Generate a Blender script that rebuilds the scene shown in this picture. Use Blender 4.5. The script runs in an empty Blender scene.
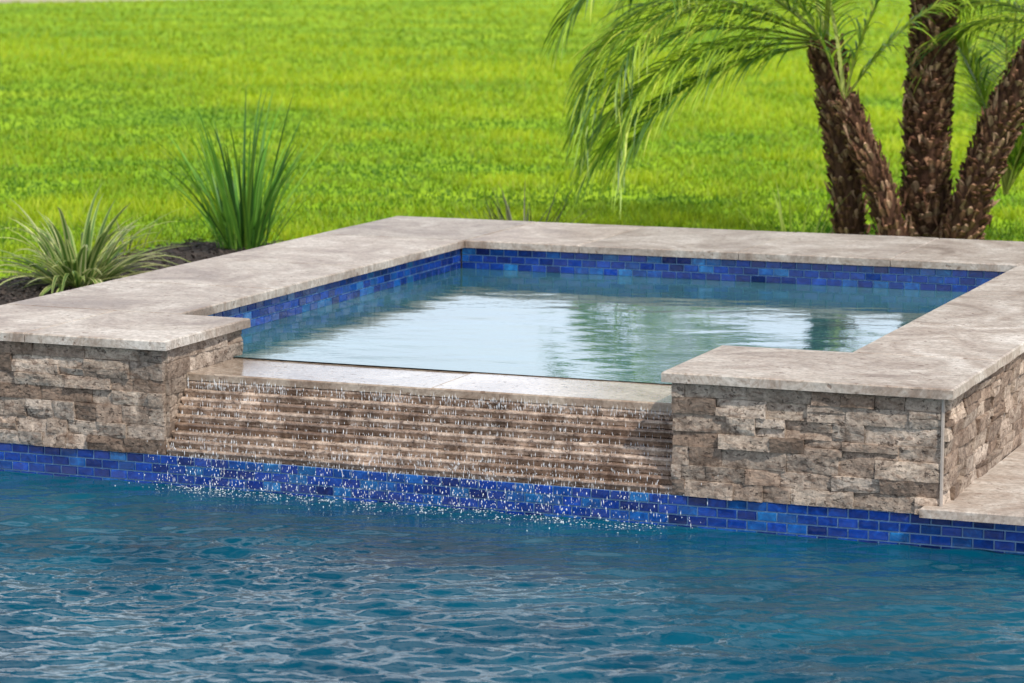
import bpy, math, random
import numpy as np
from mathutils import Vector, noise as mn
SC = bpy.context.scene; COL = SC.collection
R = random.Random(7); NR = np.random.RandomState(5)
rad = math.radians

# ------------------------------------------------------------------ helpers
class MB:
    def __init__(s): s.v=[]; s.f=[]; s.c=[]
    def face(s, idx, col=(1,1,1)): s.f.append(tuple(idx)); s.c.append(col)
    def vert(s, p): s.v.append(tuple(p)); return len(s.v)-1
    def box(s, a, b, col=(1,1,1), skip=()):
        x0,y0,z0=a; x1,y1,z1=b; n=len(s.v)
        s.v += [(x0,y0,z0),(x1,y0,z0),(x1,y1,z0),(x0,y1,z0),(x0,y0,z1),(x1,y0,z1),(x1,y1,z1),(x0,y1,z1)]
        for q in ((0,3,2,1),(4,5,6,7),(0,1,5,4),(1,2,6,5),(2,3,7,6),(3,0,4,7)):
            s.face([n+i for i in q], col)
    def build(s, name, mat, parent=None, smooth=False):
        me=bpy.data.meshes.new(name); me.from_pydata(s.v,[],s.f); me.update()
        ca=me.color_attributes.new('Col','FLOAT_COLOR','CORNER')
        arr=np.ones((len(me.loops),4),dtype=np.float32)
        tot=np.array([len(f) for f in s.f])
        arr[:,:3]=np.repeat(np.array(s.c,dtype=np.float32).reshape(-1,3),tot,axis=0)
        ca.data.foreach_set('color',arr.ravel())
        if smooth: me.polygons.foreach_set('use_smooth',[True]*len(me.polygons))
        me.materials.append(mat)
        o=bpy.data.objects.new(name,me); COL.objects.link(o)
        if parent: o.parent=parent
        return o
def np_mesh(name, verts, faces, mat, cols=None, smooth=False, parent=None):
    me=bpy.data.meshes.new(name); k=faces.shape[1]
    me.vertices.add(len(verts)); me.vertices.foreach_set('co',np.asarray(verts,dtype=np.float32).ravel())
    me.loops.add(faces.size); me.loops.foreach_set('vertex_index',faces.ravel().astype(np.int32))
    me.polygons.add(len(faces)); me.polygons.foreach_set('loop_start',np.arange(0,faces.size,k,dtype=np.int32))
    me.update(calc_edges=True); me.validate()
    if cols is not None:
        ca=me.color_attributes.new('Col','FLOAT_COLOR','POINT')
        a=np.ones((len(verts),4),dtype=np.float32); a[:,:3]=cols; ca.data.foreach_set('color',a.ravel())
    if smooth: me.polygons.foreach_set('use_smooth',[True]*len(me.polygons))
    me.materials.append(mat); o=bpy.data.objects.new(name,me); COL.objects.link(o)
    if parent: o.parent=parent
    return o
def thing(name,loc,label,cat,group=None):
    o=bpy.data.objects.new(name,None); o.empty_display_size=.2; COL.objects.link(o); o.location=loc
    o['label']=label; o['category']=cat
    if group: o['group']=group
    return o
def tag(o,label,cat,kind=None,group=None):
    o['label']=label; o['category']=cat
    if kind: o['kind']=kind
    if group: o['group']=group
    return o
def keep(o,parent):
    o.parent=parent; o.matrix_parent_inverse=parent.matrix_basis.inverted(); return o

# ------------------------------------------------------------------ material kit
class NT:
    def __init__(s,name):
        s.m=bpy.data.materials.new(name); s.m.use_nodes=True; s.t=s.m.node_tree; s.n=s.t.nodes
        s.b=s.n['Principled BSDF']; s.out=s.n['Material Output']
        s.pos=s.n.new('ShaderNodeNewGeometry').outputs['Position']
    def new(s,k,**kw):
        n=s.n.new(k)
        for a,b in kw.items(): setattr(n,a,b)
        return n
    def link(s,a,b): s.t.links.new(a,b)
    def mapping(s,scale=(1,1,1),src=None):
        n=s.new('ShaderNodeMapping'); n.inputs['Scale'].default_value=scale; s.link(src or s.pos,n.inputs['Vector']); return n.outputs[0]
    def noise(s,scale,detail=4,rough=.55,dist=0,vec=None):
        n=s.new('ShaderNodeTexNoise'); n.inputs['Scale'].default_value=scale; n.inputs['Detail'].default_value=detail
        n.inputs['Roughness'].default_value=rough; n.inputs['Distortion'].default_value=dist
        s.link(vec or s.pos,n.inputs['Vector']); return n.outputs['Fac']
    def ramp(s,fac,stops):
        n=s.new('ShaderNodeValToRGB'); e=n.color_ramp.elements
        while len(e)<len(stops): e.new(.5)
        for i,(p,c) in enumerate(stops):
            e[i].position=p; e[i].color=(*c,1) if len(c)==3 else c
        s.link(fac,n.inputs[0]); return n.outputs[0]
    def mix(s,fac,a,b,mode='MIX'):
        n=s.new('ShaderNodeMix',data_type='RGBA',blend_type=mode)
        for i,v in ((0,fac),(6,a),(7,b)):
            if hasattr(v,'is_linked') or hasattr(v,'links'): s.link(v,n.inputs[i])
            elif i==0: n.inputs[0].default_value=v
            else: n.inputs[i].default_value=(*v,1)
        return n.outputs[2]
    def math(s,op,a,b=None):
        n=s.new('ShaderNodeMath',operation=op)
        for i,v in ((0,a),(1,b)):
            if v is None: continue
            if hasattr(v,'links'): s.link(v,n.inputs[i])
            else: n.inputs[i].default_value=v
        return n.outputs[0]
    def bump(s,h,strength,dist,prev=None):
        n=s.new('ShaderNodeBump'); n.inputs['Strength'].default_value=strength; n.inputs['Distance'].default_value=dist
        s.link(h,n.inputs['Height'])
        if prev: s.link(prev,n.inputs['Normal'])
        return n.outputs[0]
    def attr(s): 
        n=s.new('ShaderNodeAttribute'); n.attribute_name='Col'; return n.outputs['Color']
    def set(s,**kw):
        for k,v in kw.items():
            i=s.b.inputs[k.replace('_',' ')]
            if hasattr(v,'links'): s.link(v,i)
            else: i.default_value=(*v,1) if isinstance(v,tuple) and len(v)==3 else v

def mat_travertine(name,wet=False):
    k=NT(name)
    rnd=k.new('ShaderNodeObjectInfo').outputs['Random']
    big=k.noise(1.7,7,.68,1.3)
    c=k.ramp(big,[(.35,(.27,.21,.17)),(.45,(.41,.345,.295)),(.54,(.52,.465,.41)),(.65,(.65,.605,.555))])
    vein=k.noise(3.4,5,.65,2.0,vec=k.mapping((1,2.6,1)))
    c=k.mix(k.math('MULTIPLY',k.ramp(vein,[(.42,(0,0,0)),(.47,(1,1,1)),(.52,(0,0,0))]),.5),c,(.32,.23,.17))
    fine=k.noise(38,4,.7)
    c=k.mix(.85,c,k.ramp(fine,[(.3,(.55,.53,.50)),(.6,(1.05,1.04,1.03))]),'MULTIPLY')
    pit=k.noise(21,3,.6,.3)
    pm=k.ramp(pit,[(.64,(0,0,0)),(.69,(1,1,1))])
    c=k.mix(k.math('MULTIPLY',pm,.75),c,(.17,.11,.08))
    br=k.math('ADD',k.math('MULTIPLY',rnd,.22),.88)
    cc=k.new('ShaderNodeCombineColor'); [k.link(br,cc.inputs[i]) for i in range(3)]
    c=k.mix(1.0,c,cc.outputs[0],'MULTIPLY')
    if wet: c=k.mix(1.0,c,(.80,.73,.66),'MULTIPLY')
    h=k.math('SUBTRACT',k.math('MULTIPLY',fine,.8),pm)
    k.set(Base_Color=c,Roughness=k.ramp(big,[(.3,(.42,)*3),(.7,(.65,)*3)]) if not wet else .08,Normal=k.bump(h,.4 if not wet else .15,.006))
    return k.m
def mat_ledger(name,wet=False):
    k=NT(name)
    c=k.attr()
    n1=k.noise(8,6,.7,1.0); c=k.mix(1.0,c,k.ramp(n1,[(.32,(.48,.41,.36)),(.5,(1.0,.96,.92)),(.68,(1.45,1.42,1.37))]),'MULTIPLY')
    st=k.noise(13,5,.68,1.0,vec=k.mapping((1,1,2.2)))
    c=k.mix(k.ramp(st,[(.53,(0,0,0)),(.64,(.65,.65,.65))]),c,(.15,.09,.06))
    f=k.noise(60,3,.7); c=k.mix(.7,c,k.ramp(f,[(.32,(.5,.47,.45)),(.55,(1.1,1.1,1.1))]),'MULTIPLY')
    pit=k.noise(30,3,.65,.4,vec=k.mapping((1,1,1.4)))
    pm=k.ramp(pit,[(.60,(0,0,0)),(.66,(1,1,1))]); c=k.mix(k.math('MULTIPLY',pm,.7),c,(.06,.036,.026))
    if wet:
        w=k.noise(5,4,.6,1.0,vec=k.mapping((2,1,1)))
        c=k.mix(1.0,c,k.ramp(w,[(.35,(.62,.54,.49)),(.62,(1.05,1.0,.97))]),'MULTIPLY')
    h=k.math('SUBTRACT',k.math('ADD',st,k.math('MULTIPLY',f,.5)),k.math('MULTIPLY',pm,.7))
    k.set(Base_Color=c,Roughness=.15 if wet else .85,Normal=k.bump(h,.5 if wet else .85,.011))
    if wet: k.b.inputs['Coat Weight'].default_value=.5; k.b.inputs['Coat Roughness'].default_value=.05
    return k.m
def mat_tile():
    k=NT('glazed_tile'); c=k.attr()
    n=k.noise(24,3,.6,.8); c=k.mix(1.0,c,k.ramp(n,[(.3,(.5,.58,.68)),(.55,(1.05,1.05,1.05)),(.75,(2.0,1.9,1.5))]),'MULTIPLY')
    k.set(Base_Color=c,Roughness=.08,Normal=k.bump(n,.2,.01)); k.b.inputs['Coat Weight'].default_value=.4
    return k.m
def mat_plain(name,col,rough=.8,nscale=12,var=.3,bump=.3):
    k=NT(name); n=k.noise(nscale,5,.6)
    lo=tuple(x*(1-var) for x in col); hi=tuple(x*(1+var) for x in col)
    k.set(Base_Color=k.ramp(n,[(.3,lo),(.7,hi)]),Roughness=rough,Normal=k.bump(n,bump,.01)); return k.m
def mat_leaf(name,trans=.35,rough=.45):
    k=NT(name); c=k.attr()
    k.set(Base_Color=c,Roughness=rough)
    if trans:
        tr=k.new('ShaderNodeBsdfTranslucent'); k.link(c,tr.inputs['Color'])
        mx=k.new('ShaderNodeMixShader'); mx.inputs[0].default_value=trans
        k.link(k.b.outputs[0],mx.inputs[1]); k.link(tr.outputs[0],mx.inputs[2]); k.link(mx.outputs[0],k.out.inputs[0])
    return k.m
def mat_lawn():
    k=NT('lawn_turf')
    a=k.noise(.22,3,.6,.5); b=k.noise(2.2,4,.7)
    c=k.ramp(a,[(.3,(.15,.31,.006)),(.5,(.24,.41,.008)),(.7,(.36,.51,.012))])
    c=k.mix(.8,c,k.ramp(b,[(.3,(.5,.6,.5)),(.7,(1.25,1.2,1.2))]),'MULTIPLY')
    k.set(Base_Color=c,Roughness=.9); k.b.inputs['Specular IOR Level'].default_value=.1
    return k.m
def mat_water(name,deep,shallow,bs,bumpd):
    k=NT(name)
    n=k.noise(.55,3,.6,1.0); c=k.ramp(n,[(.3,deep),(.7,shallow)])
    r1=k.noise(bs,3,.55,.6,vec=k.mapping((1,1.6,1)))
    k.set(Base_Color=c,Roughness=.02,Normal=k.bump(r1,.5,bumpd)); k.b.inputs['IOR'].default_value=1.33
    return k.m
def mat_drop():
    k=NT('water_drop'); k.set(Base_Color=(.9,.94,.98),Roughness=.05); k.b.inputs['IOR'].default_value=1.33
    tr=k.new('ShaderNodeBsdfTransparent'); mx=k.new('ShaderNodeMixShader'); mx.inputs[0].default_value=.42
    k.link(k.b.outputs[0],mx.inputs[1]); k.link(tr.outputs[0],mx.inputs[2]); k.link(mx.outputs[0],k.out.inputs[0])
    return k.m

M=dict(trav=mat_travertine('travertine_slab'),travwet=mat_travertine('wet_travertine',True),
 ledger=mat_ledger('split_face_stone'),ledgerwet=mat_ledger('wet_split_face_stone',True),
 tile=mat_tile(),grout=mat_plain('tile_grout',(.13,.24,.40),.8,30,.15),
 mortar=mat_plain('mortar',(.17,.125,.10),.9), plaster=mat_plain('pool_plaster',(.08,.25,.28),.7),
 leaf=mat_leaf('palm_leaf'),blade=mat_leaf('grass_blade',.4,.6),
 lawn=mat_lawn(),mulch=mat_plain('bark_mulch',(.045,.032,.026),.95,25,.6,.8),dirt=mat_plain('dirt',(.42,.34,.26),.95,2),
 pool=mat_water('pool_water',(.0003,.038,.074),(.001,.088,.142),20.0,.0045),
 spa=mat_water('spa_water',(.02,.09,.105),(.045,.15,.165),12.0,.0016), drop=mat_drop(),
 trim=mat_plain('pale_grout',(.40,.35,.31),.8,20,.1))

# ------------------------------------------------------------------ stone facing
PAL=[(.42,.345,.285),(.31,.245,.197),(.48,.41,.35),(.23,.17,.13),(.39,.33,.28),(.45,.375,.31),(.28,.215,.17),(.35,.29,.24)]
Z=Vector((0,0,1))
def one_stone(mb,O,U,N,u0,u1,z0,z1,p,back,amp,cell,col,seed,lip=0):
    nu=max(2,int((u1-u0)/cell)); nz=max(6 if lip else 2,int((z1-z0)/cell)); g=[]
    tu=R.uniform(-.010,.010)*(0 if lip else 1); tz=R.uniform(-.008,.008)*(0 if lip else 1)
    for j in range(nz+1):
        row=[]
        for i in range(nu+1):
            fu=i/nu; fz=j/nz; u=u0+(u1-u0)*fu; z=z0+(z1-z0)*fz
            q=Vector((u*9+seed,z*11,seed*.37)); nn=mn.noise(q)+.6*mn.noise(q*2.3)+.55*mn.noise(q*5.1)
            e=min(fu*nu,(1-fu)*nu,fz*nz,(1-fz)*nz)
            d=p+amp*nn+tu*(fu-.5)*2+tz*(fz-.5)*2-(.002 if e<.5 and not lip else 0)
            if lip: d+=lip*min(1,fz/.6)**1.8-.006*max(0,(fz-.8)/.2)
            ju=mn.noise(q*3+Vector((9,1,2)))*.003 if e<.5 else 0
            row.append(mb.vert(O+U*(u+ju)+Z*(z+ju*(.3 if lip else 1))+N*d))
        g.append(row)
    for j in range(nz):
        for i in range(nu): mb.face((g[j][i],g[j][i+1],g[j+1][i+1],g[j+1][i]),col)
    ring=[g[0][i] for i in range(nu)]+[g[j][nu] for j in range(nz)]+[g[nz][i] for i in range(nu,0,-1)]+[g[j][0] for j in range(nz,0,-1)]
    rb=[]
    for r in ring:
        v=Vector(mb.v[r]); dd=(v-O).dot(N); rb.append(mb.vert(v-N*(dd+back)))
    m=len(ring)
    for i in range(m):
        j=(i+1)%m; mb.face((ring[j],ring[i],rb[i],rb[j]),col)
def stone_face(mb,O,U,N,L,z0,z1,rows,lens=(.12,.33),prot=(.004,.027),amp=.006,cell=.014,back=.02,dark=1.0,split=.2,spread=.4,lip=0):
    O=Vector(O);U=Vector(U);N=Vector(N)
    hs=[R.uniform(.82,1.22) for _ in range(rows)]; t=sum(hs); z=z0
    for h in hs:
        h=h*(z1-z0)/t; u=-R.uniform(0,lens[0])
        while u<L-.02:
            l=R.uniform(*lens); a=max(u,0); b=min(u+l,L)
            if L-b<.06: b=L
            if b-a>.03:
                c=R.choice(PAL); s=R.uniform(1-spread/2,1+spread/2)*dark; c=tuple(x*s for x in c)
                g=.0008
                if R.random()<split and h>.07:
                    hm=h*R.uniform(.4,.6)
                    one_stone(mb,O,U,N,a+g,b-g,z+g,z+hm-g,R.uniform(*prot),back,amp,cell,c,R.uniform(0,90))
                    s=R.uniform(.8,1.2); c=tuple(x*s for x in c)
                    one_stone(mb,O,U,N,a+g,b-g,z+hm+g,z+h-g,R.uniform(*prot),back,amp,cell,c,R.uniform(0,90))
                else: one_stone(mb,O,U,N,a+g,b-g,z+g,z+h-g,R.uniform(*prot),back,amp,cell,c,R.uniform(0,90),lip)
            u=b if b==L else u+l
        z+=h
X=(1,0,0);Y=(0,1,0);nX=(-1,0,0);nY=(0,-1,0)
ZB=.158; ZC=.728; ZT=.78; WZ=.575; YB=5.08
spa=thing('raised_spa',(-2.85,3.2,0),'raised square spa clad in split stone with travertine coping and a spillway into the pool','spa')
def P(mb,name,mat,smooth=False,parent=None):
    o=mb.build(name,mat,None,smooth); keep(o,parent or spa); return o
m=MB(); stone_face(m,(-1.35,0,0),X,nY,1.345,ZB,ZC,7,dark=.93); P(m,'stone_facing',M['ledger'])['label']='split stone front of the right pier'
m=MB(); stone_face(m,(-5.70,0,0),X,nY,1.50,ZB,ZC,7,dark=.93); P(m,'stone_facing',M['ledger'])['label']='split stone front of the left pier'
m=MB(); stone_face(m,(-4.20,.02,0),Y,X,.86,ZB,ZC,7,(.2,.4),(0,.015),dark=.93); P(m,'stone_facing',M['ledger'])
m=MB(); stone_face(m,(-1.35,.88,0),nY,nX,.86,ZB,ZC,7,(.2,.4),(0,.012)); P(m,'stone_facing',M['ledger'])
m=MB(); stone_face(m,(0,.01,0),Y,X,6.4,.2,ZC,7,(.13,.34),dark=1.05); P(m,'stone_facing',M['ledger'])['label']='split stone right side wall'
m=MB(); stone_face(m,(-5.70,6.42,0),nY,nX,6.4,ZB,ZC,6,cell=.05); P(m,'stone_facing',M['ledger'])
m=MB(); stone_face(m,(0,6.42,0),nX,Y,5.70,ZB,ZC,6,cell=.05); P(m,'stone_facing',M['ledger'])
m=MB(); m.box((-.002,-.022,.2),(.008,.006,ZC-.002)); P(m,'corner_trim',M['trim'])
# spillway courses
m=MB(); NRW=9; ZL=.530; hz=(ZL-ZB)/NRW; YK=lambda k:.020+.225*(k/(NRW-1))
for k in range(NRW):
    stone_face(m,(-4.19,YK(k),0),X,nY,2.845,ZB+k*hz,ZB+(k+1)*hz-.001,1,(.7,1.4),(.006,.008),.0032,.012,.08,1.15,0,.16,.012)
P(m,'spillway_steps',M['ledgerwet'])
# core
m=MB()
m.box((-5.69,.01,-.3),(-4.22,.87,ZC)); m.box((-5.69,.87,-.3),(-4.66,6.41,ZC)); m.box((-1.33,.01,-.3),(-.01,.87,ZC))
m.box((-.66,.87,-.3),(-.01,6.41,ZC)); m.box((-4.66,YB+.04,-.3),(-.66,6.41,ZC)); 
n=len(m.v); 
for x in (-4.22,-1.33): m.v += [(x,.03,-.3),(x,.79,-.3),(x,.79,ZL-.003),(x,.30,ZL-.003),(x,.06,ZB)]
m.face((n,n+4,n+3,n+2,n+1)); m.face((n+5,n+6,n+7,n+8,n+9))
for i in range(5): j=(i+1)%5; m.face((n+i,n+5+i,n+5+j,n+j)[::-1])
P(m,'wall_core',M['mortar'])
m=MB(); m.box((-4.66,.79,-.35),(-.66,YB+.04,-.3)); P(m,'spa_floor',M['plaster'])
# coping slabs
def slab(x0,y0,x1,y1,z0=ZC,z1=ZT,mat='trav',name='coping_slab',g=.003):
    m=MB(); x0+=g;y0+=g;x1-=g;y1-=g; nx=max(1,int((x1-x0)/.06)); ny=max(1,int((y1-y0)/.06)); b=.007
    xs=[x0,x0+b]+[x0+(x1-x0)*i/nx for i in range(1,nx)]+[x1-b,x1]; ys=[y0,y0+b]+[y0+(y1-y0)*i/ny for i in range(1,ny)]+[y1-b,y1]
    tz=R.uniform(-.0015,.0015); G=[]
    for j,y in enumerate(ys):
        r=[]
        for i,x in enumerate(xs):
            e=(i in(0,len(xs)-1)) or (j in (0,len(ys)-1))
            jit=mn.noise(Vector((x*9,y*9,3)))*.005 if e and g>.001 else 0
            r.append(m.vert((x+(jit if i in(0,len(xs)-1) else 0),y+(jit if j in (0,len(ys)-1) else 0),z1+tz-(b if e else 0)+mn.noise(Vector((x*2,y*2,0)))*.0012)))
        G.append(r)
    for j in range(len(ys)-1):
        for i in range(len(xs)-1): m.face((G[j][i],G[j][i+1],G[j+1][i+1],G[j+1][i]))
    nx_=len(xs)-1; ny_=len(ys)-1
    ring=[G[0][i] for i in range(nx_)]+[G[j][nx_] for j in range(ny_)]+[G[ny_][i] for i in range(nx_,0,-1)]+[G[j][0] for j in range(ny_,0,-1)]
    lo=[m.vert((m.v[r][0],m.v[r][1],z0)) for r in ring]; k=len(ring)
    for i in range(k): j=(i+1)%k; m.face((ring[j],ring[i],lo[i],lo[j]))
    m.face(lo[::-1])
    return m,name,M[mat]
def spaslab(*a,**k): m,n,t=slab(*a,**k); P(m,n,t)
spaslab(-5.76,-.055,-5.02,.93); spaslab(-5.02,-.055,-4.155,.93)
ys=[.93,2.15,3.4,YB,6.48]
for a,b in zip(ys,ys[1:]): spaslab(-5.76,a,-4.61,b)
xs=[-4.61,-3.75,-2.6,-1.55,-.70]
for a,b in zip(xs,xs[1:]): spaslab(a,YB,b,6.48)
spaslab(-1.40,-.055,.06,.93)
for a,b in zip([.93,2.1,3.5,YB],[2.1,3.5,YB,6.48]): spaslab(-.70,a,.06,b)
for a,b in zip([-4.185,-2.75],[-2.75,-1.365]): spaslab(a,.225,b,.80,z0=ZL+.001,z1=WZ-.002,mat='travwet',name='spillway_ledge',g=.0003)

# tiles
TC=[(.002,.020,.17),(.003,.028,.21),(.003,.034,.25),(.004,.045,.28),(.006,.08,.31),(.003,.024,.19),(.002,.014,.12),(.010,.11,.32),(.003,.036,.25),(.004,.055,.26),(.004,.04,.28)]
def tiles(mb,gm,O,U,N,L,z0,z1,rh,tl,off=0):
    O=Vector(O);U=Vector(U);N=Vector(N); g=.0032
    n=len(gm.v); 
    for u,z in ((0,z0),(L,z0),(L,z1),(0,z1)): gm.v.append(tuple(O+U*u+Z*z+N*.001))
    gm.face((n,n+1,n+2,n+3))
    r=0; z=z1
    while z>z0+.001:
        u=-(tl/2 if r%2 else 0)-off
        while u<L:
            a=max(u,0)+g; b=min(u+tl,L)-g
            if b-a>.01:
                c=R.choice(TC); s=R.uniform(.8,1.25); c=tuple(x*s for x in c)
                z1_=z-g; z0_=max(z-rh,z0)+g; t=.007+R.uniform(-.001,.001); e=.003; k=len(mb.v)
                tl1=R.uniform(-.0015,.0015); tl2=R.uniform(-.0015,.0015)
                for uu,zz in ((a,z0_),(b,z0_),(b,z1_),(a,z1_)): mb.v.append(tuple(O+U*uu+Z*zz+N*.001))
                for uu,zz,q in ((a+e,z0_+e,tl1),(b-e,z0_+e,tl2),(b-e,z1_-e,-tl1),(a+e,z1_-e,-tl2)): mb.v.append(tuple(O+U*uu+Z*zz+N*(t+q)))
                mb.face((k+4,k+5,k+6,k+7),c)
                for i in range(4): j=(i+1)%4; mb.face((k+i,k+j,k+4+j,k+4+i),c)
            u+=tl
        z-=rh; r+=1
for O,U,N,L in (((-4.64,YB+.03,0),X,nY,3.96),((-4.65,.88,0),Y,X,YB-.86),((-.67,YB+.02,0),nY,nX,YB-.86),((-4.22,.885,0),nX,Y,.42),((-.68,.885,0),nX,Y,.65)):
    a=MB();b=MB(); tiles(a,b,O,U,N,L,.42,ZC-.001,.051,.106); g=P(b,'waterline_grout',M['grout']); P(a,'tile_band',M['tile'])
pw=thing('pool_wall',(-2.8,0,0),'blue glazed mosaic tile band at the pool waterline below the stone wall','pool wall')
a=MB();b=MB(); tiles(a,b,(-13,.0,0),X,nY,19,-.10,ZB-.001,.049,.102)
P(b,'waterline_grout',M['grout'],parent=pw); P(a,'tile_band',M['tile'],parent=pw)
m=MB(); m.box((-13,.002,-1.5),(6,.012,ZB-.002)); P(m,'wall_core',M['mortar'],parent=pw)

# deck on the right and left of the spa
for i,(x0,x1) in enumerate(((-.085,1.1),(1.1,2.4),(2.4,3.7),(3.7,6))):
    m,n,t=slab(x0,-.09,x1,.0+(1.25),z0=ZB,z1=.205,name='deck_slab'); 
    o=m.build(n,t)
    tag(o,['travertine deck slab at the foot of the right spa corner','travertine pool edge slab, second from the spa corner','travertine pool edge slab, third from the spa corner','travertine pool edge slab farthest right of the spa'][i],'deck slab')
m=MB(); m.box((.02,1.252,.0),(6,8.0,.203)); tag(m.build('pool_deck',M['trav']),'travertine deck along the right side of the spa','deck','structure')
m=MB(); m.box((-13,-.09,ZB),(-5.765,.55,.205)); tag(m.build('pool_coping',M['trav']),'travertine pool edge left of the spa','pool edge','structure')
m=MB(); m.box((-14,-15,-1.6),(6.4,.1,-1.5)); tag(m.build('pool_floor',M['plaster']),'pool floor','pool floor','structure')

# ------------------------------------------------------------------ water
def grid(xs,ys,fn):
    Xg,Yg=np.meshgrid(xs,ys); Zg=fn(Xg,Yg); v=np.stack([Xg.ravel(),Yg.ravel(),Zg.ravel()],1)
    nx=len(xs); ny=len(ys); i=np.arange(ny*nx).reshape(ny,nx)
    f=np.stack([i[:-1,:-1].ravel(),i[:-1,1:].ravel(),i[1:,1:].ravel(),i[1:,:-1].ravel()],1); return v,f
waves=[]
for k in range(140):
    lam=.060*(6.0)**(NR.rand()); th=NR.normal(-1.19,.36); waves.append((2*math.pi/lam,th,NR.rand()*6.28,lam,NR.rand()))
def pool_h(x,y):
    wx=x+.05*np.sin(1.3*y+.7*x)+.02*np.sin(3.1*x+2); wy=y+.06*np.sin(.9*x+1.1*y)+.02*np.sin(2.7*x-1.3*y)
    h=np.zeros_like(x)
    for kk,th,ph,lam,q in waves:
        env=np.clip(.38+.62*np.sin(x*(.7+q)*2.6+y*(1.1-q)*2.8+ph*3),0,1)
        h+= (lam/6.28)*.048*env*np.sin(kk*(math.cos(th)*wx+math.sin(th)*wy)+ph)
    patch=.88+.18*np.sin(.9*x+1.7*y+.6)+.12*np.sin(2.1*x-1.1*y)
    h*=(.45+.65*np.clip(-y/2.2,0,1))*patch
    d=np.clip(-y,0,20); s=np.exp(-d/.4)*((x>-4.3)&(x<-1.2))
    h+= s*.005*np.sin(30*d+3*np.sin(7*x))*np.sin(11*x+2*np.sin(13*x))
    return h
def axis(lo,a,b,hi,fine,coarse):
    return np.concatenate([np.arange(lo,a,coarse),np.arange(a,b,fine),np.arange(b,hi+coarse*.5,coarse)])
xs=axis(-13,-7.2,1.6,6,.014,.12); ys=np.append(axis(-15,-4.2,-.02,-.02,.014,.12),0.0); ys=np.unique(ys[ys<=.0])
v,f=grid(xs,ys,pool_h); tag(np_mesh('pool_water',v,f,M['pool'],smooth=True),'rippling deep blue pool water in front of the spa','water','structure')
sw=[]
for k in range(34):
    lam=.12*(7)**NR.rand(); th=NR.normal(-1.25,.4); sw.append((6.283/lam,th,NR.rand()*6.28,lam))
def spa_h(x,y):
    h=np.zeros_like(x); wx=x+.10*np.sin(1.1*y+x); wy=y+.10*np.sin(1.5*x)
    for kk,th,ph,lam in sw: h+=(lam/6.28)*.0019*np.sin(kk*(math.cos(th)*wx+math.sin(th)*wy)+ph)
    return WZ+.004+h*np.clip((y-.8)/.3,0.1,1)
v,f=grid(np.arange(-4.65,-.66,.03),np.append(np.arange(.78,YB,.025),YB+.03),spa_h)
tag(np_mesh('spa_water',v,f,M['spa'],smooth=True),'calm spa water level with the spillway ledge','water','structure')
# drops
OCT=np.array([(1,0,0),(-1,0,0),(0,1,0),(0,-1,0),(0,0,1),(0,0,-1),(.62,.62,0),(-.62,.62,0),(-.62,-.62,0),(.62,-.62,0)],dtype=float)
OF=np.array([(0,6,4),(6,2,4),(2,7,4),(7,1,4),(1,8,4),(8,3,4),(3,9,4),(9,0,4),(6,0,5),(2,6,5),(7,2,5),(1,7,5),(8,1,5),(3,8,5),(9,3,5),(0,9,5)])
def drops(name,pts,rs,ls,label):
    n=len(pts); v=(OCT[None]*np.stack([rs,rs,ls],1)[:,None]+pts[:,None]).reshape(-1,3)
    f=(OF[None]+(np.arange(n)*10)[:,None,None]).reshape(-1,3)
    return tag(np_mesh(name,v,f,M['drop'],smooth=True),label,'water','stuff')
pts=[];rs=[];ls=[]
cl=[(R.uniform(-4.15,-1.40),R.uniform(.02,.16)) for _ in range(110)]
for _ in range(4600):
    c=R.choice(cl); x=min(max(R.gauss(c[0],c[1]),-4.17),-1.37); k=R.randrange(NRW+1)
    z=ZB+k*hz; yk=YK(min(k,NRW-1))
    l=R.choice((R.uniform(.004,.012),R.uniform(.010,.024))); pts.append((x,(yk if k<NRW else .235)-R.uniform(.014,.028),z-R.uniform(-.010,.030))); rs.append(R.uniform(.0008,.0024)); ls.append(l)
drops('trickling_water',np.array(pts),np.array(rs),np.array(ls),'thin trickles of water running down the stepped spillway stones')
pts=[];rs=[];ls=[]
for _ in range(750):
    c=R.choice(cl); x=R.gauss(c[0],.08+c[1]); d=abs(R.gauss(0,.15))+.03; z=abs(R.gauss(0,.11))*math.exp(-d*1.5)+R.uniform(0,.02)
    r=R.uniform(.0010,.0042); pts.append((x,-d,z+.004)); rs.append(r); ls.append(r*R.uniform(1,2.6))
for _ in range(700):
    c=R.choice(cl); r=R.uniform(.0008,.0024); pts.append((R.gauss(c[0],.12),-R.uniform(.03,.08),R.uniform(.02,.28))); rs.append(r); ls.append(r*R.uniform(3,9))
for _ in range(700):   # foam where the water lands
    c=R.choice(cl); r=R.uniform(.002,.007); pts.append((R.gauss(c[0],.06),-abs(R.gauss(.07,.08))-.012,R.uniform(-.001,.006))); rs.append(r); ls.append(r*.35)
drops('splashing_water',np.array(pts),np.array(rs),np.array(ls),'white splashing drops where the spillway meets the pool')

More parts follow.
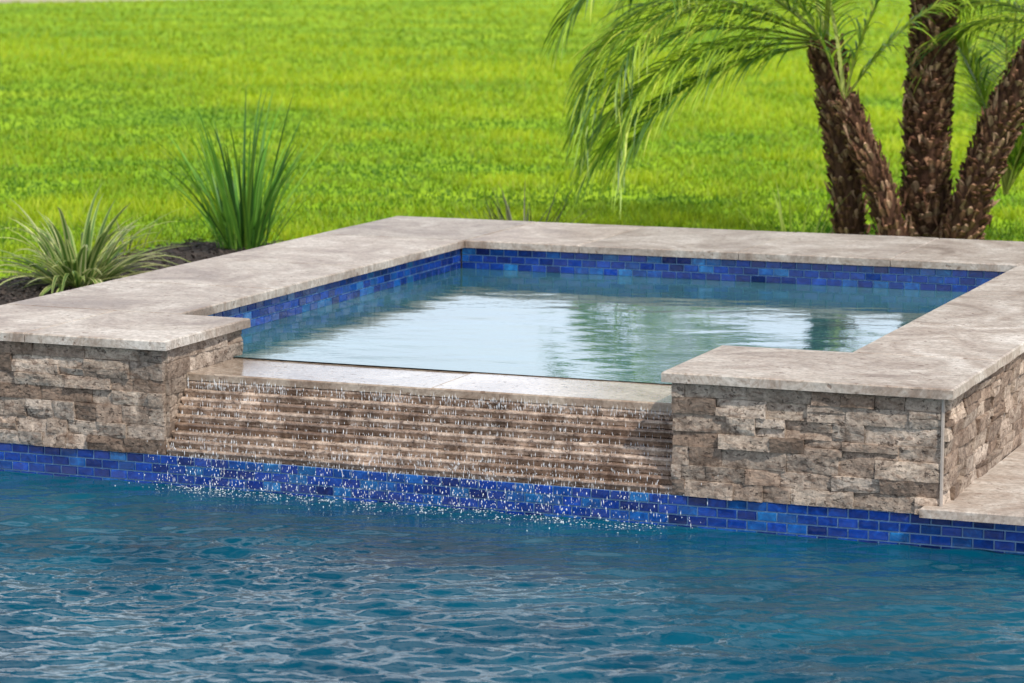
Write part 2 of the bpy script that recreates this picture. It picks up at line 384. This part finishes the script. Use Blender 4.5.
# ------------------------------------------------------------------ ground
GZ=.15; BX0,BX1,BY0,BY1=-9.2,-5.74,.56,9.6
m=MB(); W=700
def quad(m,x0,y0,x1,y1,z,col=(1,1,1)):
    n=len(m.v); m.v+=[(x0,y0,z),(x1,y0,z),(x1,y1,z),(x0,y1,z)]; m.face((n,n+1,n+2,n+3),col)
quad(m,-W,.5,-4.7,W,GZ); quad(m,-.6,.5,W,W,GZ); quad(m,-4.7,5.3,-.6,W,GZ)
quad(m,-W,-15,-13,.5,GZ); quad(m,6,-15,W,.5,GZ); quad(m,-W,-W,W,-15,GZ)
m.box((-13.02,-15,-1.5),(-13,.0,GZ-.01)); m.box((6,-15,-1.5),(6.02,.0,GZ-.01)); m.box((-13,-15.02,-1.5),(6,-15,GZ-.01))
tag(m.build('lawn',M['lawn']),'bright green lawn behind the spa','lawn','structure')
m=MB(); n=48; ring=[]
cx,cy=(BX0+BX1)/2,(BY0+BY1)/2
c0=m.vert((cx,cy,GZ+.03))
for i in range(n):
    a=2*math.pi*i/n; c,s=math.cos(a),math.sin(a); k=1/max(abs(c),abs(s))**.85
    w=1+.03*mn.noise(Vector((c*3,s*3,0))); ring.append(m.vert((min(cx+c*k*(BX1-BX0)/2*w,BX1),cy+s*k*(BY1-BY0)/2*w,GZ+.006)))
for i in range(n): m.face((c0,ring[i],ring[(i+1)%n]))
tag(m.build('planting_bed',M['mulch']),'dark mulched planting bed left of the spa','planting bed','structure')
nc=9000; cx_=NR.uniform(BX0+.1,BX1-.05,nc); cy_=NR.uniform(BY0+2,BY1-.1,nc); a=NR.rand(nc)*6.28; l=NR.uniform(.010,.032,nc); w=NR.uniform(.005,.012,nc)
ca,sa=np.cos(a),np.sin(a); tz=NR.uniform(-.008,.012,nc); z0=GZ+.03+NR.uniform(0,.010,nc)
v=np.zeros((nc,4,3))
for i,(p,q) in enumerate(((-1,-1),(1,-1),(1,1),(-1,1))):
    v[:,i,0]=cx_+p*l*ca-q*w*sa; v[:,i,1]=cy_+p*l*sa+q*w*ca; v[:,i,2]=z0+p*tz+q*.003
sh=NR.uniform(.015,.075,nc); cols=np.repeat(np.stack([sh,sh*.74,sh*.62],1)[:,None],4,axis=1).reshape(-1,3)
tag(np_mesh('mulch_chips',v.reshape(-1,3),np.arange(nc*4).reshape(-1,4),mat_leaf('mulch_chip',0,.9),cols),'dark bark mulch chips on the planting bed','mulch','stuff')
m=MB(); P0=Vector((-59.6,86.5,GZ+.004)); D=Vector((.476,.879,0)); Nn=Vector((-.879,.476,0))
n=len(m.v); m.v+=[tuple(P0-D*30),tuple(P0+D*80),tuple(P0+D*80+Nn*7),tuple(P0-D*30+Nn*7)]; m.face((n,n+1,n+2,n+3))
tag(m.build('dirt_path',M['dirt']),'pale dirt path at the far left edge of the lawn','path','structure')
# blades of grass
CP=np.array([2.983,-12.91]); dv=np.array([-.373,.928]); rv=np.array([.928,.373])
N=190000
inv=NR.uniform(1/150.,1/17.5,N); d=1/inv; lat=NR.uniform(-.28,.28,N)*d
px=CP[0]+dv[0]*d+rv[0]*lat; py=CP[1]+dv[1]*d+rv[1]*lat
ok=~((px>BX0-.02)&(px<BX1+.1)&(py<BY1)&(py>0)) & ~((px>-5.8)&(px<6)&(py<6.6)) & (py>.7)
ok&=~(((px-P0.x)*Nn.x+(py-P0.y)*Nn.y)>0)
px,py,d=px[ok],py[ok],d[ok]; n=len(px)
def vn(x,y,s,seed):
    r=np.random.RandomState(seed); h=np.zeros_like(x)
    for i in range(9):
        a=r.rand()*6.28; k=s*(.6+r.rand()*1.6); h+=np.sin(k*(np.cos(a)*x+np.sin(a)*y)+r.rand()*6.28+1.3*np.sin(k*.5*(np.sin(a)*x-np.cos(a)*y)))
    return h/3.0
near=np.clip((75-d)/50,0,1)
pat=.55*vn(px,py,.75,1)*(.45+.55*near)+.55*vn(px,py,2.4,2)*near+.28*vn(px,py,.14,3)
w=.007*np.maximum(1,d/24)*NR.uniform(.7,1.5,n); L=NR.uniform(.05,.12,n)*(1+.6*np.clip(pat,-1,1.5))*np.clip(d/35,1,1.7)**.5
a=NR.rand(n)*6.28; lean=NR.uniform(.1,.9,n)*L; la=NR.rand(n)*6.28
ca,sa=np.cos(a)*.35+rv[0]*.8,np.sin(a)*.35+rv[1]*.8
v=np.zeros((n,3,3)); v[:,0]=np.stack([px-w*ca,py-w*sa,np.full(n,GZ)],1); v[:,1]=np.stack([px+w*ca,py+w*sa,np.full(n,GZ)],1)
v[:,2]=np.stack([px+lean*np.cos(la),py+lean*np.sin(la),GZ+L],1)
t=np.clip(.54+.55*pat+NR.normal(0,.14,n),0,1)[:,None]
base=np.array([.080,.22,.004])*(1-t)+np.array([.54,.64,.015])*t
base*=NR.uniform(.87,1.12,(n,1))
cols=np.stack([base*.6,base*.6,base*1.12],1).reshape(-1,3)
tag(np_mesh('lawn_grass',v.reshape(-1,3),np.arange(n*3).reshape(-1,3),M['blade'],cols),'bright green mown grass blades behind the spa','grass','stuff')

# ------------------------------------------------------------------ strappy plants
def strap(mb,base,az,el,L,w,droop,cols,seg=8,fold=.25):
    p=Vector(base); az_=az; e=el; prev=None
    for i in range(seg+1):
        t=i/seg; ww=w*(min(1,.45+t*2.2))*(1-t**2.2)+.0008
        d=Vector((math.cos(az_)*math.cos(e),math.sin(az_)*math.cos(e),math.sin(e))); s=Vector((-math.sin(az_),math.cos(az_),0))
        up=s.cross(d)*-1
        row=[mb.vert(p-s*ww+up*ww*fold),mb.vert(p-s*ww*.5+up*ww*fold*.4),mb.vert(p),mb.vert(p+s*ww*.5+up*ww*fold*.4),mb.vert(p+s*ww+up*ww*fold)]
        if prev:
            for q in range(4): mb.face((prev[q],prev[q+1],row[q+1],row[q]),cols[0] if q in(0,3) else cols[1])
        prev=row; p=p+d*(L/seg); e-=droop/seg*(.4+1.3*t); az_+=R.uniform(-.03,.03)
def tuft(name,loc,label,cat,n,Lr,w,elr,droopr,palette,spread=.12):
    root=thing(name,loc,label,cat); m=MB()
    for i in range(n):
        a=R.uniform(0,6.283); rr=spread*math.sqrt(R.random()); c=R.choice(palette); s=R.uniform(.75,1.2)
        el=R.uniform(*elr)
        strap(m,(rr*math.cos(a),rr*math.sin(a),0),a+R.uniform(-.5,.5),el,R.uniform(*Lr),w*R.uniform(.7,1.15),R.uniform(*droopr),[tuple(x*s for x in c[0]),tuple(x*s for x in c[1])])
    m.build('foliage',M['leaf'],root,True)
    m=MB()
    for i in range(16):
        a=R.uniform(0,6.283); strap(m,(0,0,-.01),a,R.uniform(0,.5),R.uniform(.15,.3),w*.8,.6,[(.22,.16,.08)]*2,4)
    m.build('dry_leaves',M['leaf'],root); return root
tuft('strappy_plant',(-8.28,6.0,GZ+.03),'low spreading plant with cream edged arching leaves at the far left bed','plant',140,(.45,.98),.029,(.2,1.45),(.6,1.9),
     [((.64,.64,.27),(.14,.26,.045)),((.50,.56,.20),(.11,.22,.035)),((.72,.70,.38),(.18,.30,.06)),((.34,.44,.12),(.10,.20,.04))],.18)
tuft('upright_grass_plant',(-8.32,8.9,GZ+.03),'tall upright green strappy plant beside the spa back left corner','plant',115,(.65,1.55),.0165,(.85,1.54),(.1,.8),
     [((.12,.31,.035),(.08,.23,.025)),((.18,.40,.045),(.12,.30,.035)),((.05,.15,.025),(.04,.12,.02)),((.27,.48,.05),(.18,.36,.04))],.24)
def lowplant(loc,label,n,L,pal=None,el=(.3,1.4),w=.008):
    return tuft('low_plant',loc,label,'plant',n,L,w,el,(.2,.9),pal or [((.14,.17,.06),(.10,.13,.04)),((.2,.2,.09),(.14,.15,.05))],.25)
lowplant((-9.0,8.0,GZ+.03),'small dull green sprig in the mulch between the two strappy plants',24,(.25,.45))
lowplant((-5.75,9.0,GZ),'sparse dark wiry plant peeking over the back coping',60,(.5,.85),[((.07,.09,.035),(.05,.07,.03)),((.12,.12,.06),(.08,.09,.04))],(.6,1.3))
lowplant((-3.75,10.4,GZ),'yellow green sprout at the foot of the leftmost palm trunk',16,(.35,.7),[((.34,.42,.06),(.26,.36,.05))],(1.0,1.5),.012)

# ------------------------------------------------------------------ palm
palm=thing('palm_tree',(-3.0,10.8,GZ),'palm with four rough brown trunks and drooping feathery fronds behind the spa','palm tree')
def spine(pts,n):
    pts=[Vector(p) for p in pts]; out=[]
    for i in range(n+1):
        t=i/n*(len(pts)-1); k=min(int(t),len(pts)-2); f=t-k
        p0=pts[max(k-1,0)];p1=pts[k];p2=pts[k+1];p3=pts[min(k+2,len(pts)-1)]
        out.append(.5*((2*p1)+(p2-p0)*f+(2*p0-5*p1+4*p2-p3)*f*f+(3*p1-p0-3*p2+p3)*f**3))
    return out
BK=[(.22,.115,.075),(.30,.17,.11),(.12,.062,.042),(.38,.25,.175),(.17,.085,.056)]
kb=NT('palm_bark_scale'); cc=kb.attr(); nn=kb.noise(35,4,.7,vec=kb.mapping((1,1,.3)))
cc=kb.mix(1.0,cc,kb.ramp(nn,[(.3,(.4,.37,.35)),(.7,(1.4,1.35,1.3))]),'MULTIPLY'); kb.set(Base_Color=cc,Roughness=.95,Normal=kb.bump(nn,.7,.01)); kb.b.inputs['Specular IOR Level'].default_value=.1
def trunk(pts,r0,r1,label,full=True):
    m=MB(); H=(Vector(pts[-1])-Vector(pts[0])).length; n=int(H/.045); sp=spine(pts,n); prev=None; ns=12
    for i,p in enumerate(sp):
        t=i/n; r=r0+(r1-r0)*t; r*= .86*(1+.10*mn.noise(Vector((p.z*3,p.x,0)))); ax=(sp[min(i+1,n)]-sp[max(i-1,0)]).normalized(); sx=Vector((1,0,0)); sx=(sx-ax*sx.dot(ax)).normalized(); sy=ax.cross(sx)
        ring=[m.vert(p+(sx*math.cos(6.283*k/ns)+sy*math.sin(6.283*k/ns))*r) for k in range(ns)]
        if prev:
            for k in range(ns): m.face((prev[k],prev[(k+1)%ns],ring[(k+1)%ns],ring[k]),(.08,.043,.03))
        prev=ring
        nb=13; off=(i%2)*.5+i*.07
        for k in range(nb):
            if R.random()<.10: continue
            a=6.283*(k+off)/nb+R.uniform(-.2,.2); o=sx*math.cos(a)+sy*math.sin(a); s=ax.cross(o); wd=r*.26*R.uniform(.6,1.2); hh=.050*R.uniform(.6,1.6)
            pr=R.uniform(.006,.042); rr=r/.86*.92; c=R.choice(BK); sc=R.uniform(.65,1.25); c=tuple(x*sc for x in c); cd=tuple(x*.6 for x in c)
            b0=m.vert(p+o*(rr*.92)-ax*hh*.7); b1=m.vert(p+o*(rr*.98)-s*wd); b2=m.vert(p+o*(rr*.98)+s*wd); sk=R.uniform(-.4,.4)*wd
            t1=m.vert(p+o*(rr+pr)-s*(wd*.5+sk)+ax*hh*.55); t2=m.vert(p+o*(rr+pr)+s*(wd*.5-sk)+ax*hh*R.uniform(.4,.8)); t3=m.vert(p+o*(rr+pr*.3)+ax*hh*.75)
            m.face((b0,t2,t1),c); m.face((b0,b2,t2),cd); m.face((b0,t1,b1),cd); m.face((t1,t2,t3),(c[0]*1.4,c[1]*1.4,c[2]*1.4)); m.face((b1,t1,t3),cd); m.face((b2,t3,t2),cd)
            if R.random()<.22:
                e=m.vert(p+o*(rr+pr+R.uniform(.0,.04))+s*R.uniform(-.03,.03)+ax*(hh+R.uniform(.02,.10))*R.choice((1,1,-.7))); m.face((t1,t3,e),c)
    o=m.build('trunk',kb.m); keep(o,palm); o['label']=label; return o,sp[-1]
GREENS=[(.21,.35,.03),(.31,.46,.04),(.11,.22,.03),(.41,.55,.05),(.07,.16,.03),(.50,.58,.07)]
def frond(tr,base,az,el,L,droop,leafL=.55,n=46,tone=1.0,side_droop=1.0,late=.65):
    m=MB(); p=Vector(base); e=el; pts=[];dirs=[]; seg=26; a=az
    for i in range(seg+1):
        t=i/seg; d=Vector((math.cos(a)*math.cos(e),math.sin(a)*math.cos(e),math.sin(e))); pts.append(p.copy()); dirs.append(d)
        p=p+d*(L/seg); e-=droop/seg*((1-late)+2*late*t); a+=.004
        if e<-1.45: e=-1.45
    def at(t):
        q=t*seg; k=min(int(q),seg-1); return pts[k].lerp(pts[k+1],q-k),dirs[k]
    prev=None
    for i in range(seg+1):
        t=i/seg; r=.017*(1-t)**.8+.003; d=dirs[i]; s=Vector((-math.sin(a),math.cos(a),0)); u=s.cross(d)
        row=[m.vert(pts[i]+s*r*1.3),m.vert(pts[i]-u*r*.6),m.vert(pts[i]-s*r*1.3),m.vert(pts[i]+u*r*.6)]
        if prev:
            for q in range(4): m.face((prev[q],prev[(q+1)%4],row[(q+1)%4],row[q]),(.42,.48,.10))
        prev=row
    for i in range(n):
        t=.13+.86*(i+R.uniform(-.3,.3))/n; q,d=at(min(t,.995)); s=Vector((-math.sin(a),math.cos(a),0)); u=s.cross(d)*-1
        if u.z<0: u=-u
        prof=(math.sin(math.pi*min(1,(.12+t*.80)))**.45) if t<.95 else .75
        for sg in (-1,1):
            ll=leafL*prof*R.uniform(.75,1.2); w=.0088*R.uniform(.8,1.25); c=R.choice(GREENS); z=R.uniform(.75,1.25)*tone; c=tuple(x*z for x in c)
            dd=(s*sg*R.uniform(.8,1.05)+d*R.uniform(.55,1.0)+u*R.uniform(-.05,.35)).normalized(); pp=q.copy(); pv=None; ns=5
            for j in range(ns+1):
                tt=j/ns; ww=w*(1-tt**1.8)+.0006; sd=dd.cross(Vector((0,0,1)))
                sd=sd.normalized() if sd.length>.05 else d
                sd=(sd+Vector((0,0,.5*sg))).normalized()
                r_=[m.vert(pp-sd*ww),m.vert(pp+sd*ww)]
                if pv: m.face((pv[0],pv[1],r_[1],r_[0]),c)
                pv=r_; pp=pp+dd*(ll/ns); dd=(dd+Vector((0,0,-1))*side_droop*R.uniform(.10,.36)).normalized()
    o=m.build('frond',M['leaf'],None,False); o.parent=tr
    return o
PI=math.pi
tA,eA=trunk([(-3.32,10.7,GZ-.02),(-3.38,10.7,.9),(-3.50,10.72,1.5),(-3.58,10.72,1.98)],.155,.15,'leftmost slender trunk')
tB,eB=trunk([(-2.84,10.45,GZ-.02),(-2.98,10.45,.7),(-3.17,10.42,1.15),(-3.32,10.40,1.5)],.145,.10,'short leaning trunk between the left and the thick trunk')
tC,eC=trunk([(-2.74,11.1,GZ-.02),(-2.76,11.1,1.2),(-2.71,11.1,2.4),(-2.62,11.1,5.2)],.22,.20,'thick upright trunk')
tD,eD=trunk([(-2.40,10.7,GZ-.02),(-2.22,10.7,.8),(-1.97,10.7,1.45),(-1.62,10.72,2.1)],.18,.16,'right trunk leaning right')
LA=PI+.38
for az,el,L,dr,ll in ((0,.42,2.7,2.2,.75),(.16,.12,2.35,1.75,.75),(-.20,-.02,2.45,1.25,.75),(.30,.50,2.45,2.2,.7),(-.35,.50,2.6,2.0,.7),(.05,.75,2.8,2.2,.75),(-.06,-.20,2.5,.95,.7),(.06,.25,2.65,1.9,.8),(.12,-.16,2.25,1.15,.7),
                      (-.6,.75,2.4,1.9,.6),(.55,.9,2.1,2.0,.6),(.2,1.0,2.7,2.3,.7),(-.25,1.05,2.8,2.3,.7),(-1.4,.9,2.3,1.8,.55),(1.5,1.0,1.9,1.6,.55)):
    frond(tA,eA,LA+az,el,L,dr,ll,48,late=.75,side_droop=.95)
for az,el,L,dr in ((PI*.75,1.35,2.2,1.0),(PI*1.1,1.25,2.2,1.3),(.4,1.35,2.0,.9),(.2,1.0,1.5,.8)):
    frond(tB,eB,az,el,L,dr)
for i in range(12):
    frond(tC,eC,6.283*i/12+.2,R.uniform(.4,1.2),R.uniform(2.2,2.7),R.uniform(1.3,1.9))
# spiky fronds behind and between the thick and the right trunk
for az,el,L,dr in ((PI*.5,1.45,1.9,.25),(PI*.9,1.30,1.7,.4),(PI*.25,1.25,1.8,.45),(PI*.7,1.2,1.5,.5),(.1,1.35,1.9,.35),(.5,1.05,1.6,.6),(PI*1.1,1.4,1.5,.5),(.9,1.3,2.0,.5),(.3,1.2,1.4,.5),(PI*.6,1.5,1.5,.2),(-.2,1.3,1.7,.5)):
    frond(tD,Vector((-2.12,11.4,.65)),az,el,L,dr,.46,56,tone=1.15,side_droop=.5)
# crown of the right trunk, reaching behind it and out to the right
for az,el,L,dr in ((.15,1.3,2.2,1.0),(-.4,1.35,2.2,1.0),(-.9,.55,1.5,1.8),(-1.2,.9,1.8,2.2),(-.75,.3,1.3,1.6),(1.6,.9,1.8,1.8),(2.4,.7,2.0,2.0),(-2.2,.7,2.0,2.0),(3.1,.6,2.1,2.0),(-2.8,1.0,2.0,1.6),(-1.5,1.2,2.0,1.4)):
    frond(tD,eD,LA+az,el,L,dr,.55,46)

# ------------------------------------------------------------------ sky, sun, camera
w=bpy.data.worlds.new('World'); SC.world=w; w.use_nodes=True; nt=w.node_tree; bg=nt.nodes['Background']
TS=Vector((.52,-.34,.80)).normalized(); el=math.asin(TS.z); azr=math.atan2(TS.x,TS.y)
sky=nt.nodes.new('ShaderNodeTexSky'); sky.sky_type='NISHITA'; sky.sun_disc=False; sky.sun_elevation=el; sky.sun_rotation=azr
tc=nt.nodes.new('ShaderNodeTexCoord'); mp=nt.nodes.new('ShaderNodeMapping'); mp.inputs['Scale'].default_value=(1,1,2.8)
nz=nt.nodes.new('ShaderNodeTexNoise'); nz.inputs['Scale'].default_value=2.6; nz.inputs['Detail'].default_value=6; nz.inputs['Distortion'].default_value=.4
rp=nt.nodes.new('ShaderNodeValToRGB'); rp.color_ramp.elements[0].position=.46; rp.color_ramp.elements[1].position=.62
sx=nt.nodes.new('ShaderNodeSeparateXYZ'); cr=nt.nodes.new('ShaderNodeValToRGB')   # clouds are brightest and densest low in the sky
cr.color_ramp.elements[0].position=.12; cr.color_ramp.elements[0].color=(.62,.68,.76,1); cr.color_ramp.elements[1].position=.80; cr.color_ramp.elements[1].color=(.42,.42,.43,1)
e_=cr.color_ramp.elements.new(.26); e_.color=(1,1,1,1)
mr=nt.nodes.new('ShaderNodeMapRange'); mr.inputs['From Min'].default_value=.16; mr.inputs['From Max'].default_value=.32; mr.inputs['To Min'].default_value=.12; mr.inputs['To Max'].default_value=0
ad=nt.nodes.new('ShaderNodeMath'); ad.operation='ADD'
ml=nt.nodes.new('ShaderNodeMix'); ml.data_type='RGBA'; ml.blend_type='MULTIPLY'; ml.inputs[0].default_value=1; ml.inputs[7].default_value=(28,29,30.5,1); ml.clamp_result=False
mx=nt.nodes.new('ShaderNodeMix'); mx.data_type='RGBA'
L_=nt.links.new
L_(tc.outputs['Generated'],mp.inputs[0]); L_(mp.outputs[0],nz.inputs['Vector'])
L_(tc.outputs['Generated'],sx.inputs[0]); L_(sx.outputs['Z'],mr.inputs['Value']); L_(nz.outputs['Fac'],ad.inputs[0]); L_(mr.outputs[0],ad.inputs[1]); L_(ad.outputs[0],rp.inputs[0])
L_(sx.outputs['Z'],cr.inputs[0]); L_(cr.outputs[0],ml.inputs[6]); L_(ml.outputs[2],mx.inputs[7])
L_(rp.outputs[0],mx.inputs[0]); L_(sky.outputs[0],mx.inputs[6]); L_(mx.outputs[2],bg.inputs[0]); bg.inputs[1].default_value=.08
sd=bpy.data.lights.new('sun','SUN'); sd.energy=3.9; sd.angle=rad(.8); sd.color=(1,.93,.83)
so=bpy.data.objects.new('sun',sd); COL.objects.link(so); so.rotation_euler=TS.to_track_quat('Z','Y').to_euler(); so.location=(0,0,20)
cd=bpy.data.cameras.new('camera'); co=bpy.data.objects.new('camera',cd); COL.objects.link(co)
co.location=(2.983,-12.91,2.9); co.rotation_euler=(rad(81.73),0,rad(21.9)); cd.lens=98.26; cd.sensor_width=36; cd.clip_end=2000
cd.dof.use_dof=True; cd.dof.focus_distance=14.6; cd.dof.aperture_fstop=3.6
SC.camera=co
SC.view_settings.view_transform='Standard'; SC.view_settings.look='None'; SC.view_settings.exposure=0
